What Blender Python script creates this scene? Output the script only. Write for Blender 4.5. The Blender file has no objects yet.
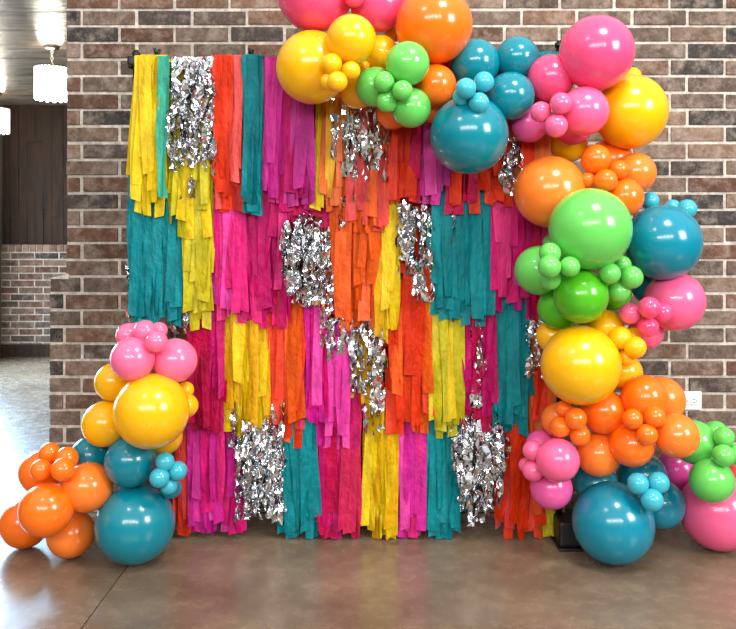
import bpy, bmesh, math, random
from mathutils import Vector, Matrix, noise

random.seed(11)
C = bpy.context.scene.collection
F = 796.0            # focal length in pixels of the 736x629 frame
CX, HY = 368.0, 240.0
CAM_Z = 1.26
WALL_Y = 3.636


def at(px, py, Y):
    return Vector(((px - CX) * Y / F, Y, CAM_Z - (py - HY) * Y / F))


def s2l(c):
    out = []
    for v in c:
        v = v / 255.0
        out.append(v / 12.92 if v <= 0.04045 else ((v + 0.055) / 1.055) ** 2.4)
    return (out[0], out[1], out[2], 1.0)


# ------------------------------------------------------------------ helpers
def link_mesh(name, bm, mat, parent=None, smooth=True):
    me = bpy.data.meshes.new(name)
    bm.to_mesh(me)
    bm.free()
    for p in me.polygons:
        p.use_smooth = smooth
    if mat is not None:
        me.materials.append(mat)
    o = bpy.data.objects.new(name, me)
    C.objects.link(o)
    if parent is not None:
        o.parent = parent
    return o


def thing(name, label, cat, loc=(0, 0, 0), group=None):
    o = bpy.data.objects.new(name, None)
    o.empty_display_size = 0.05
    C.objects.link(o)
    o.location = loc
    tag(o, label, cat, group)
    return o


def tag(o, label, cat, group=None):
    o['label'] = label
    o['category'] = cat
    if group:
        o['group'] = group
    return o


def struct(name, bm, mat, smooth=False):
    o = link_mesh(name, bm, mat, smooth=smooth)
    o['kind'] = 'structure'
    return o


def add_box(bm, lo, hi, bevel=0.0):
    c = [(lo[i] + hi[i]) / 2 for i in range(3)]
    s = [hi[i] - lo[i] for i in range(3)]
    r = bmesh.ops.create_cube(bm, size=1.0)
    for v in r['verts']:
        v.co = Vector((v.co.x * s[0] + c[0], v.co.y * s[1] + c[1], v.co.z * s[2] + c[2]))
    if bevel > 0:
        es = set()
        for v in r['verts']:
            for e in v.link_edges:
                es.add(e)
        bmesh.ops.bevel(bm, geom=list(es), offset=bevel, segments=2, affect='EDGES', profile=0.6)


def add_tube(bm, a, b, r, n=12):
    a, b = Vector(a), Vector(b)
    d = b - a
    q = Vector((0, 0, 1)).rotation_difference(d.normalized()).to_matrix().to_4x4()
    m = Matrix.Translation((a + b) / 2) @ q
    bmesh.ops.create_cone(bm, cap_ends=True, segments=n, radius1=r, radius2=r, depth=d.length, matrix=m)


def add_lathe(bm, prof, n=32):
    rings = []
    for (r, z) in prof:
        if r < 1e-5:
            rings.append([bm.verts.new((0, 0, z))])
        else:
            rings.append([bm.verts.new((r * math.cos(2 * math.pi * k / n), r * math.sin(2 * math.pi * k / n), z)) for k in range(n)])
    for a, b in zip(rings[:-1], rings[1:]):
        for k in range(n):
            k2 = (k + 1) % n
            if len(a) == 1:
                bm.faces.new((a[0], b[k], b[k2]))
            elif len(b) == 1:
                bm.faces.new((a[k], b[0], a[k2]))
            else:
                bm.faces.new((a[k], b[k], b[k2], a[k2]))


# ---------------------------------------------------------------- materials
def new_mat(name):
    m = bpy.data.materials.new(name)
    m.use_nodes = True
    nt = m.node_tree
    b = nt.nodes['Principled BSDF']
    return m, nt, b


def plain(name, col, rough=0.5, metal=0.0, spec=0.5):
    m, nt, b = new_mat(name)
    b.inputs['Base Color'].default_value = s2l(col)
    b.inputs['Roughness'].default_value = rough
    b.inputs['Metallic'].default_value = metal
    b.inputs['Specular IOR Level'].default_value = spec
    return m


def noise_node(nt, scale, detail=4, vec=None, rough=0.55):
    n = nt.nodes.new('ShaderNodeTexNoise')
    n.inputs['Scale'].default_value = scale
    n.inputs['Detail'].default_value = detail
    n.inputs['Roughness'].default_value = rough
    if vec is not None:
        nt.links.new(vec, n.inputs['Vector'])
    return n


def ramp(nt, fac, stops):
    r = nt.nodes.new('ShaderNodeValToRGB')
    e = r.color_ramp.elements
    while len(e) < len(stops):
        e.new(0.5)
    for i, (p, c) in enumerate(stops):
        e[i].position = p
        e[i].color = c if len(c) == 4 else s2l(c)
    nt.links.new(fac, r.inputs['Fac'])
    return r


def mapped(nt, scale):
    tc = nt.nodes.new('ShaderNodeTexCoord')
    mp = nt.nodes.new('ShaderNodeMapping')
    mp.inputs['Scale'].default_value = scale
    nt.links.new(tc.outputs['Object'], mp.inputs['Vector'])
    return mp.outputs['Vector']


def bump(nt, b, height, strength=0.4, dist=0.01):
    n = nt.nodes.new('ShaderNodeBump')
    n.inputs['Strength'].default_value = strength
    n.inputs['Distance'].default_value = dist
    nt.links.new(height, n.inputs['Height'])
    nt.links.new(n.outputs['Normal'], b.inputs['Normal'])
    return n


def balloon_mat(name, col):
    m, nt, b = new_mat(name)
    b.inputs['Base Color'].default_value = s2l(col)
    b.inputs['Roughness'].default_value = 0.2
    b.inputs['Specular IOR Level'].default_value = 0.5
    b.inputs['Coat Weight'].default_value = 0.25
    b.inputs['Coat Roughness'].default_value = 0.06
    b.inputs['Subsurface Weight'].default_value = 0.25
    b.inputs['Subsurface Radius'].default_value = (1, 1, 1)
    b.inputs['Subsurface Scale'].default_value = 0.03
    return m


def crepe_mat(name, col):
    m, nt, b = new_mat(name)
    v = mapped(nt, (9, 9, 2.2))
    n1 = noise_node(nt, 3.0, 3, v)
    lo = tuple(c * 0.86 for c in col)
    hi = tuple(min(255, c * 1.06 + 4) for c in col)
    r0 = ramp(nt, n1.outputs['Fac'], [(0.3, s2l(lo)), (0.7, s2l(hi))])
    oi = nt.nodes.new('ShaderNodeObjectInfo')          # shading of overlapping strips put into the colour, at random per strip
    r = nt.nodes.new('ShaderNodeHueSaturation')
    for sock, a0, a1 in (('Value', 0.78, 1.06), ('Saturation', 1.06, 0.97)):
        mr_ = nt.nodes.new('ShaderNodeMapRange')
        mr_.inputs['To Min'].default_value = a0
        mr_.inputs['To Max'].default_value = a1
        nt.links.new(oi.outputs['Random'], mr_.inputs['Value'])
        nt.links.new(mr_.outputs['Result'], r.inputs[sock])
    nt.links.new(r0.outputs['Color'], r.inputs['Color'])
    nt.links.new(r.outputs['Color'], b.inputs['Base Color'])
    b.inputs['Roughness'].default_value = 0.55
    b.inputs['Specular IOR Level'].default_value = 0.25
    v2 = mapped(nt, (16, 16, 7))
    n2 = noise_node(nt, 3.0, 3, v2)
    bump(nt, b, n2.outputs['Fac'], 0.9, 0.014)
    tr = nt.nodes.new('ShaderNodeBsdfTranslucent')
    nt.links.new(r.outputs['Color'], tr.inputs['Color'])
    mx = nt.nodes.new('ShaderNodeMixShader')
    mx.inputs['Fac'].default_value = 0.22
    out = nt.nodes['Material Output']
    nt.links.new(b.outputs['BSDF'], mx.inputs[1])
    nt.links.new(tr.outputs['BSDF'], mx.inputs[2])
    nt.links.new(mx.outputs['Shader'], out.inputs['Surface'])
    return m


M = {}
BALLOON_COLS = {
    'pink': (240, 78, 128), 'rose': (247, 100, 150), 'orchid': (230, 92, 164), 'magenta': (200, 66, 144),
    'yellow': (252, 186, 8), 'orange': (255, 116, 16), 'tangerine': (255, 130, 42),
    'teal': (5, 130, 148), 'turquoise': (60, 178, 198), 'blue': (6, 132, 157),
    'green': (104, 204, 92), 'lime': (78, 180, 26), 'coral': (240, 80, 90), 'blush': (250, 116, 160),
}
for k, c in BALLOON_COLS.items():
    M['b_' + k] = balloon_mat('latex_' + k, c)
CREPE_COLS = {
    'yellow': (244, 206, 14), 'olive': (208, 196, 34), 'gold': (246, 184, 30), 'teal': (4, 146, 156), 'sea': (70, 190, 160),
    'red': (248, 62, 28), 'orange': (252, 98, 34), 'hotpink': (240, 44, 134), 'magenta': (204, 14, 108),
    'crimson': (206, 8, 78), 'orchid': (230, 62, 166), 'purple': (190, 44, 142), 'salmon': (248, 88, 84), 'peach': (236, 120, 60),
}
for k, c in CREPE_COLS.items():
    M['c_' + k] = crepe_mat('crepe_' + k, c)

m, nt, b = new_mat('silver_foil')
b.inputs['Base Color'].default_value = (0.80, 0.825, 0.86, 1)
b.inputs['Metallic'].default_value = 1.0
b.inputs['Roughness'].default_value = 0.09
n2 = noise_node(nt, 50.0, 2, mapped(nt, (1, 1, 1)))
bump(nt, b, n2.outputs['Fac'], 0.35, 0.006)
M['foil'] = m

M['black'] = plain('black_plastic', (14, 14, 15), 0.45)
M['black_metal'] = plain('black_steel', (18, 18, 19), 0.35, 0.3)
M['cord'] = plain('dark_cord', (30, 26, 26), 0.8)
M['white_plastic'] = plain('white_plastic', (236, 236, 232), 0.35)
M['slot'] = plain('dark_slot', (30, 30, 30), 0.6)
M['brass'] = plain('dull_nickel', (150, 145, 135), 0.3, 1.0)
M['white_paint'] = plain('white_paint', (225, 226, 225), 0.5)
M['grey_caulk'] = plain('grey_caulk', (150, 145, 138), 0.7)
M['plaster'] = plain('plaster', (110, 104, 98), 0.8)

# brick: every brick carries a colour of its own in the attribute "brick_colour"
m, nt, b = new_mat('brick')
att = nt.nodes.new('ShaderNodeAttribute')
att.attribute_name = 'brick_colour'
v = mapped(nt, (1, 1, 1))
n1 = noise_node(nt, 34, 7, v, 0.72)
r1 = ramp(nt, n1.outputs['Fac'], [(0.28, (0.42, 0.41, 0.40, 1)), (0.55, (0.95, 0.95, 0.95, 1)), (0.76, (1.45, 1.40, 1.36, 1))])
mul = nt.nodes.new('ShaderNodeMix')
mul.data_type = 'RGBA'
mul.blend_type = 'MULTIPLY'
mul.inputs[0].default_value = 1.0
nt.links.new(att.outputs['Color'], mul.inputs[6])
nt.links.new(r1.outputs['Color'], mul.inputs[7])
# smears of mortar left on the brick faces
n3 = noise_node(nt, 13, 8, v, 0.78)
r3 = ramp(nt, n3.outputs['Fac'], [(0.47, (0, 0, 0, 1)), (0.70, (0.7, 0.7, 0.7, 1))])
mx = nt.nodes.new('ShaderNodeMix')
mx.data_type = 'RGBA'
nt.links.new(r3.outputs['Color'], mx.inputs[0])
nt.links.new(mul.outputs[2], mx.inputs[6])
mx.inputs[7].default_value = s2l((172, 158, 146))
nt.links.new(mx.outputs[2], b.inputs['Base Color'])
b.inputs['Roughness'].default_value = 0.85
b.inputs['Specular IOR Level'].default_value = 0.2
n4 = noise_node(nt, 60, 5, v, 0.7)
bump(nt, b, n4.outputs['Fac'], 0.6, 0.008)
M['brick'] = m

# polished concrete
m, nt, b = new_mat('polished_concrete')
v = mapped(nt, (1, 1, 1))
n1 = noise_node(nt, 1.6, 8, v, 0.62)
r1 = ramp(nt, n1.outputs['Fac'], [(0.28, (92, 77, 62)), (0.48, (122, 104, 86)), (0.62, (136, 119, 99)), (0.78, (106, 91, 75))])
n2 = noise_node(nt, 14, 6, v, 0.7)
r2 = ramp(nt, n2.outputs['Fac'], [(0.3, (0.72, 0.71, 0.70, 1)), (0.6, (1.04, 1.04, 1.04, 1))])
mul = nt.nodes.new('ShaderNodeMix')
mul.data_type = 'RGBA'
mul.blend_type = 'MULTIPLY'
mul.inputs[0].default_value = 1.0
nt.links.new(r1.outputs['Color'], mul.inputs[6])
nt.links.new(r2.outputs['Color'], mul.inputs[7])
nt.links.new(mul.outputs[2], b.inputs['Base Color'])
r4 = ramp(nt, n2.outputs['Fac'], [(0.3, (0.2, 0.2, 0.2, 1)), (0.7, (0.32, 0.32, 0.32, 1))])
nt.links.new(r4.outputs['Color'], b.inputs['Roughness'])
b.inputs['Specular IOR Level'].default_value = 0.5
n5 = noise_node(nt, 5, 4, v)
bump(nt, b, n5.outputs['Fac'], 0.04, 0.02)
M['concrete'] = m


def wood(name, c0, c1, scale, rough, bmp=0.3):
    m, nt, b = new_mat(name)
    v = mapped(nt, scale)
    n1 = noise_node(nt, 3, 6, v, 0.6)
    r = ramp(nt, n1.outputs['Fac'], [(0.3, c0), (0.7, c1)])
    nt.links.new(r.outputs['Color'], b.inputs['Base Color'])
    b.inputs['Roughness'].default_value = rough
    bump(nt, b, n1.outputs['Fac'], bmp, 0.02)
    return m


M['dark_wood'] = wood('dark_wood', (16, 9, 4), (62, 38, 20), (7, 7, 0.7), 0.8)
M['ceiling_wood'] = wood('ceiling_wood', (44, 39, 34), (150, 139, 124), (1.3, 7, 5), 0.3, 0.9)

m, nt, b = new_mat('glowing_glass')
b.inputs['Base Color'].default_value = s2l((255, 250, 235))
v = mapped(nt, (30, 30, 6))
n1 = noise_node(nt, 3, 2, v)
r = ramp(nt, n1.outputs['Fac'], [(0.35, (0.75, 0.68, 0.55, 1)), (0.6, (1, 0.97, 0.9, 1))])
nt.links.new(r.outputs['Color'], b.inputs['Emission Color'])
b.inputs['Emission Strength'].default_value = 6.0
M['glow'] = m
m, nt, b = new_mat('daylight_pane')
b.inputs['Base Color'].default_value = (0.9, 0.95, 1, 1)
b.inputs['Emission Color'].default_value = (0.86, 0.93, 1, 1)
b.inputs['Emission Strength'].default_value = 4.0
M['pane'] = m

# ------------------------------------------------------------------ setting
PAL = [(122, 92, 76), (108, 80, 66), (124, 104, 90), (132, 112, 98), (98, 84, 76), (80, 72, 68), (66, 62, 60), (124, 96, 80),
       (142, 118, 102), (112, 96, 85), (112, 82, 68), (132, 108, 94), (116, 100, 90), (118, 100, 88)]


def paint(bm, lay, c):
    """Give every face that has no colour yet (alpha is not 0.5) the colour c."""
    for f in bm.faces:
        if abs(f.loops[0][lay][3] - 0.5) > 0.01:
            for lp in f.loops:
                lp[lay] = (c[0], c[1], c[2], 0.5)


def brick_wall(name, x_of, z_top, z_bot, front_y, thick, course, length, joint, z_phase, x_phase_even, x_phase_odd, seed, x_hi, mortar):
    """Rows of real bricks standing 6 mm proud of the mortar; x_of(z) gives the left end of a row."""
    rnd = random.Random(seed)
    bm = bmesh.new()
    lay = bm.loops.layers.float_color.new('brick_colour')
    k0 = int(math.floor((z_phase - z_top) / course)) - 1
    k = k0
    while True:
        zt = z_phase - k * course
        zb = zt - course
        if zt < z_bot + 0.01:
            break
        if zt <= z_top + 1e-4:
            xl = x_of((zt + zb) / 2)
            ph = x_phase_even if k % 2 == 0 else x_phase_odd
            x = ph - math.ceil((ph - xl) / length) * length
            while x < x_hi:
                a, c = max(x + joint / 2, xl), min(x + length - joint / 2, x_hi)
                if c - a > 0.015:
                    nf = len(bm.faces)
                    jz = rnd.uniform(-0.0015, 0.0015)
                    add_box(bm, (a + rnd.uniform(-.002, .003), front_y - rnd.uniform(0.003, 0.009), max(zb + joint / 2 + jz, z_bot)),
                            (c + rnd.uniform(-.003, .001), front_y + 0.05, zt - joint / 2 + jz + rnd.uniform(-.002, .001)), 0.0045)
                    bm.faces.ensure_lookup_table()
                    col = s2l(rnd.choice(PAL))
                    g = rnd.uniform(0.75, 1.15)
                    paint(bm, lay, (col[0] * g, col[1] * g, col[2] * g))
                x += length
        k += 1
    return bm


PX = WALL_Y / F                     # metres per pixel on the brick wall
XL_UP, XL_LOW = (67 - CX) * PX, (50 - CX) * PX
Z_STEP = CAM_Z - (276 - HY) * PX
WALL_TOP = 2.72
X_RIGHT = 2.6
mort = (212, 204, 194)
bm = brick_wall('wall_back', lambda z: XL_UP if z > Z_STEP else XL_LOW, WALL_TOP, 0.0, WALL_Y, 0.2, 16.68 * PX, 55 * PX, 2.6 * PX,
                CAM_Z - (9.5 - HY) * PX, (82 - CX) * PX, (119.6 - CX) * PX, 5, X_RIGHT, mort)
lay = bm.loops.layers.float_color['brick_colour']
nf = len(bm.faces)
add_box(bm, (XL_UP + .002, WALL_Y, Z_STEP - 0.02), (X_RIGHT, WALL_Y + 0.2, WALL_TOP))
add_box(bm, (XL_LOW + .002, WALL_Y, 0), (X_RIGHT, WALL_Y + 0.2, Z_STEP - 0.021))
# sloped mortar cap over the ledge
vs = [bm.verts.new(p) for p in ((XL_LOW - .004, WALL_Y - .006, Z_STEP - .012), (XL_UP + .01, WALL_Y - .006, Z_STEP + .012), (XL_UP + .01, WALL_Y - .006, Z_STEP - .014),
                                (XL_LOW - .004, WALL_Y + .2, Z_STEP - .012), (XL_UP + .01, WALL_Y + .2, Z_STEP + .012), (XL_UP + .01, WALL_Y + .2, Z_STEP - .014))]
for f in ((0, 2, 1), (3, 4, 5), (0, 1, 4, 3), (0, 3, 5, 2)):
    bm.faces.new([vs[i] for i in f])
bm.faces.ensure_lookup_table()
paint(bm, lay, s2l(mort))
struct('wall_back', bm, M['brick'])

bm = bmesh.new()
add_box(bm, (XL_LOW, WALL_Y - 0.014, 0.0), (X_RIGHT, WALL_Y, 0.012))
struct('baseboard_back', bm, M['grey_caulk'])

# floor in two slabs that meet at the saw-cut control joint
JX = -0.93
FAR_Y, LEFT_X = 8.6, -3.962
bm = bmesh.new()
add_box(bm, (LEFT_X - .1, -1.5, -0.1), (JX - 0.0025, FAR_Y + .1, 0))
add_box(bm, (JX + 0.0025, -1.5, -0.1), (X_RIGHT + .6, FAR_Y + .1, 0))
add_box(bm, (JX - 0.003, -1.5, -0.1), (JX + 0.003, FAR_Y + .1, -0.008))
struct('floor', bm, M['concrete'])

# the room behind: brick wainscot, dark boards, timber ceiling
fpx = FAR_Y / F
bm = brick_wall('wall_far', lambda z: LEFT_X, 1.21 - 0.085, 0.14, FAR_Y, 0.2, 0.0745, 0.262, 0.012,
                1.21 - 0.085, LEFT_X + .1, LEFT_X + .19, 8, 0.6, mort)
lay = bm.loops.layers.float_color['brick_colour']
rnd = random.Random(3)
x = LEFT_X
while x < 0.55:                      # soldier course on top
    nf = len(bm.faces)
    add_box(bm, (x + .005, FAR_Y - .012, 1.21 - .078), (x + .07, FAR_Y + .05, 1.21), 0.003)
    bm.faces.ensure_lookup_table()
    c = s2l(rnd.choice([(150, 124, 104), (132, 108, 92), (118, 92, 76), (160, 138, 118)]))
    paint(bm, lay, c)
    x += 0.0762
nf = len(bm.faces)
add_box(bm, (LEFT_X, FAR_Y, 0), (0.6, FAR_Y + .2, 1.205))
bm.faces.ensure_lookup_table()
paint(bm, lay, s2l(mort))
struct('wall_far', bm, M['brick'])
bm = bmesh.new()
add_box(bm, (LEFT_X, FAR_Y - .02, 0), (0.6, FAR_Y + .0, 0.135))
struct('baseboard_far', bm, M['dark_wood'])
bm = bmesh.new()
x = LEFT_X
rnd = random.Random(4)
while x < 0.6:
    w = rnd.choice((0.09, 0.12, 0.14))
    zc = 1.21 + rnd.uniform(0.2, 1.3)
    d = rnd.uniform(0, .012)
    add_box(bm, (x, FAR_Y + .03 - d, 1.212), (x + w - .003, FAR_Y + .15, zc))
    d = rnd.uniform(0, .012)
    add_box(bm, (x, FAR_Y + .03 - d, zc + .003), (x + w - .003, FAR_Y + .15, WALL_TOP))
    x += w
struct('trim_1', bm, M['dark_wood'])
bm = bmesh.new()
y = 3.64
rnd = random.Random(6)
while y < FAR_Y + .1:                # boards running left to right
    add_box(bm, (LEFT_X - .1, y, WALL_TOP + rnd.uniform(0, .003)), (0.6, y + .147, WALL_TOP + .1))
    y += 0.147
struct('ceiling', bm, M['ceiling_wood'])
bm = bmesh.new()
WY0, WY1, WZ0, WZ1 = 4.9, 8.3, 0.12, 2.35      # big glazed opening in the left wall
add_box(bm, (LEFT_X - .2, 2.2, 0), (LEFT_X, WY0, WALL_TOP))
add_box(bm, (LEFT_X - .2, WY1, 0), (LEFT_X, FAR_Y + .1, WALL_TOP))
add_box(bm, (LEFT_X - .2, WY0, 0), (LEFT_X, WY1, WZ0))
add_box(bm, (LEFT_X - .2, WY0, WZ1), (LEFT_X, WY1, WALL_TOP))
struct('wall_left', bm, M['plaster'])
bm = bmesh.new()
add_box(bm, (0.6, WALL_Y + .2, 0), (0.7, FAR_Y + .2, WALL_TOP + .1))
struct('wall_right', bm, M['plaster'])
bm = bmesh.new()
for yy in (WY0, (WY0 + WY1) / 2 - .03, WY1 - .06):
    add_box(bm, (LEFT_X - .06, yy, WZ0), (LEFT_X + .02, yy + .06, WZ1))
for zz in (WZ0, WZ1 - .06):
    add_box(bm, (LEFT_X - .06, WY0, zz), (LEFT_X + .02, WY1, zz + .06))
win = struct('window_1', bm, M['white_paint'])
bm = bmesh.new()
add_box(bm, (LEFT_X - .05, WY0 + .05, WZ0 + .05), (LEFT_X - .04, WY1 - .05, WZ1 - .05))
link_mesh('pane', bm, M['pane'], win, smooth=False)

# ------------------------------------------------------------ pendant lamps
def pendant(px, ytop, ybot, Y, label):
    p0, p1 = at(px, ybot, Y), at(px, ytop, Y)
    h = p1.z - p0.z
    R = h * 0.46
    t = thing('pendant_lamp', label, 'lamp', (p0.x, Y, p0.z), 'pendant lamps in the room behind')
    bm = bmesh.new()
    n = 28
    for k in range(n):               # ring of hanging glass rods
        a = 2 * math.pi * k / n
        c = Vector((R * math.cos(a), R * math.sin(a), 0))
        dz = 0.012 * (k % 2)
        add_tube(bm, c + Vector((0, 0, dz)), c + Vector((0, 0, h - .01)), R * 0.105, 8)
    add_lathe(bm, [(R * .93, .012), (R * .93, h - .01)], 28)
    link_mesh('glass_shade', bm, M['glow'], t)
    bm = bmesh.new()
    add_lathe(bm, [(0, h), (R * .5, h), (R * 1.08, h), (R * 1.08, h - .016), (R * .98, h - .016)], 32)
    link_mesh('shade_ring', bm, M['brass'], t)
    bm = bmesh.new()
    z, k = h, 0
    top = WALL_TOP - p0.z
    while z < top - 0.01:            # links of the chain
        for j in range(10):
            a0, a1 = 2 * math.pi * j / 10, 2 * math.pi * (j + 1) / 10
            def q(a):
                u, w = .009 * math.cos(a), .016 * math.sin(a)
                return Vector((u, 0, z + .012 + w)) if k % 2 == 0 else Vector((0, u, z + .012 + w))
            add_tube(bm, q(a0), q(a1), .0028, 6)
        z += 0.025
        k += 1
    link_mesh('chain', bm, M['brass'], t)
    bm = bmesh.new()
    add_lathe(bm, [(0, top), (.055, top), (.05, top - .02), (.012, top - .03), (0, top - .03)], 24)
    link_mesh('ceiling_rose', bm, M['brass'], t)
    li = bpy.data.lights.new('lamp_glow', 'POINT')
    li.energy = 9
    li.color = (1, .9, .74)
    li.shadow_soft_size = 0.1
    lo = bpy.data.objects.new('lamp_glow', li)
    C.objects.link(lo)
    lo.location = (p0.x, Y - 0.02, p1.z + 0.12)


pendant(52, 67, 100, 6.0, 'glowing glass drum pendant lamp hanging on a chain beside the end of the brick wall')
pendant(-4, 108, 133, 7.9, 'glowing pendant lamp cut off by the left edge in front of the dark boards')

# ------------------------------------------------------------------- outlet
pl = at(689, 400.5, WALL_Y - .008)
t = thing('wall_outlet', 'white double wall outlet mounted sideways on the brick wall beside the orange balloons', 'outlet', (pl.x, WALL_Y - .008, pl.z))
bm = bmesh.new()
add_box(bm, (-.056, -.007, -.042), (.056, 0.004, .042), .004)
link_mesh('cover_plate', bm, M['white_plastic'], t, smooth=False)
for sx in (-.021, .021):
    bm = bmesh.new()
    add_box(bm, (sx - .015, -.011, -.018), (sx + .015, -.006, .018), .004)
    rc = link_mesh('receptacle', bm, M['white_plastic'], t, smooth=False)
    bm = bmesh.new()
    add_box(bm, (sx - .007, -.0122, .005), (sx + .002, -.0108, .0075))
    add_box(bm, (sx - .007, -.0122, -.0075), (sx + .002, -.0108, -.005))
    add_box(bm, (sx + .006, -.0122, -.002), (sx + .010, -.0108, .002))
    link_mesh('slots', bm, M['slot'], rc, smooth=False)
# ------------------------------------------------------------ backdrop stand
ROW_Y = {1: 3.29, 2: 3.32, 3: 3.35, 4: 3.38}
POST_Y = 3.335
XL, XR = at(136, 0, POST_Y).x, at(559, 0, POST_Y).x
bar_z = at(0, 61, 3.29).z
st = thing('backdrop_stand', 'black metal backdrop stand holding up the fringe curtain in front of the brick wall', 'stand', (0, POST_Y, 0))
for x in (XL, XR):
    up = 0 if x < 0 else .04
    fx = -.06 if x < 0 else -.028
    bm = bmesh.new()
    add_tube(bm, (x, 0, 0.02), (x, 0, bar_z + .03 + up), .014, 16)
    link_mesh('upright', bm, M['black_metal'], st)
    bm = bmesh.new()
    add_tube(bm, (x, 0, bar_z + .028 + up), (x, 0, bar_z + .045 + up), .018, 16)
    add_tube(bm, (x, 0, bar_z + .045 + up), (x, 0, bar_z + .055 + up), .010, 16)
    link_mesh('top_knob', bm, M['black'], st)
    bm = bmesh.new()
    add_tube(bm, (x - .012, 0, bar_z - .012), (x - .03, 0, bar_z - .012), .011, 12)
    link_mesh('clamp_knob', bm, M['black'], st)
    bm = bmesh.new()
    add_box(bm, (x + fx, -.12, 0), (x + fx + .115, .08, .012), .004)
    add_box(bm, (x + fx + .005, -.11, .012), (x + fx + .11, .07, .115), .012)
    link_mesh('weighted_foot', bm, M['black'], st, smooth=False)
bm = bmesh.new()
add_tube(bm, (XL - .02, ROW_Y[1] - POST_Y, bar_z), (XR + .02, ROW_Y[1] - POST_Y, bar_z), .012, 16)
for x in (XL, XR):
    add_box(bm, (x - .018, ROW_Y[1] - POST_Y - .015, bar_z - .018), (x + .018, .018, bar_z + .018), .003)
link_mesh('crossbar', bm, M['black_metal'], st)
CORD_PY = {2: 168, 3: 282, 4: 390}
CORD_Z = {1: bar_z}
for r in (2, 3, 4):
    z = at(0, CORD_PY[r], ROW_Y[r]).z
    CORD_Z[r] = z
    bm = bmesh.new()
    dy = ROW_Y[r] - POST_Y
    add_tube(bm, (XL, dy, z), (XR, dy, z), .004, 8)
    for x in (XL, XR):
        add_tube(bm, (x - .016, dy, z), (x + .016, dy, z), .012, 10)
        add_tube(bm, (x, dy, z), (x, 0, z), .006, 8)
    link_mesh('hanging_cord', bm, M['cord'], st)

for (px, lab) in ((157, 'black clamp gripping the bar above the yellow streamers at the upper left'),
                  (251, 'black clamp gripping the bar above the dark teal streamers')):
    p = at(px, 55, ROW_Y[1])
    t = thing('spring_clamp', lab, 'clamp', (p.x, ROW_Y[1], bar_z), 'clamps on the backdrop bar')
    for sgn in (-1, 1):
        bm = bmesh.new()
        pts = [Vector((0, sgn * .022, -.02)), Vector((0, sgn * .02, .005)), Vector((0, sgn * .008, .022)), Vector((.006 * sgn, sgn * .016, .05))]
        for a, b_ in zip(pts[:-1], pts[1:]):
            add_tube(bm, a, b_, .0065, 8)
        link_mesh('jaw', bm, M['black'], t)
    bm = bmesh.new()
    add_tube(bm, (-.011, 0, .02), (.011, 0, .02), .006, 10)
    link_mesh('spring_pin', bm, M['black_metal'], t)

# ---------------------------------------------------------------- streamers
def strip_mesh(bm, xc, y, z0, z1, w, rnd, twist, sway, crease, loop, ym):
    """One paper strip: over the cord, then down, with slow twist and creases across it."""
    n = max(10, int((z0 - z1) / 0.022))
    rows = []
    ph, ph2 = rnd.uniform(0, 6.3), rnd.uniform(0, 6.3)
    tw = rnd.uniform(-twist, twist)
    tw0 = rnd.uniform(-.2, .2)
    sw = rnd.uniform(-sway, sway)
    kx = rnd.uniform(2.5, 5)
    cut = rnd.uniform(-.35, .35)
    us = (-1, -.33, .33, 1)
    # the fold over the cord
    for j in range(6):
        a = math.pi - j * math.pi / 6
        rows.append([(xc + u * w / 2, y + loop * (1 - math.cos(a - math.pi)) * 0 + loop * -math.cos(a), z0 + loop * .55 * math.sin(a)) for u in us])
    L = z0 - z1
    for i in range(n + 1):
        s = i / n
        th = tw0 + tw * s * s + .30 * math.sin(ph + kx * s * L * 3)
        cx = xc + sw * s * s + .004 * math.sin(ph2 + 4.5 * s * L * 2)
        cy = y - loop + ym * s + .005 * math.sin(ph + 7 * s * L)
        z = z0 - s * L
        row = []
        for u in us:
            fold = crease * math.sin(ph2 + u * 2.2 + s * L * 5) * .5 + rnd.uniform(-crease, crease) * .1
            row.append((cx + u * w / 2 * math.cos(th), cy + u * w / 2 * math.sin(th) * .6 + fold, z + (u * cut * w * .5 if i == n else 0)))
        rows.append(row)
    vr = [[bm.verts.new(p) for p in r] for r in rows]
    for a, b_ in zip(vr[:-1], vr[1:]):
        for k in range(3):
            bm.faces.new((a[k], a[k + 1], b_[k + 1], b_[k]))


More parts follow.
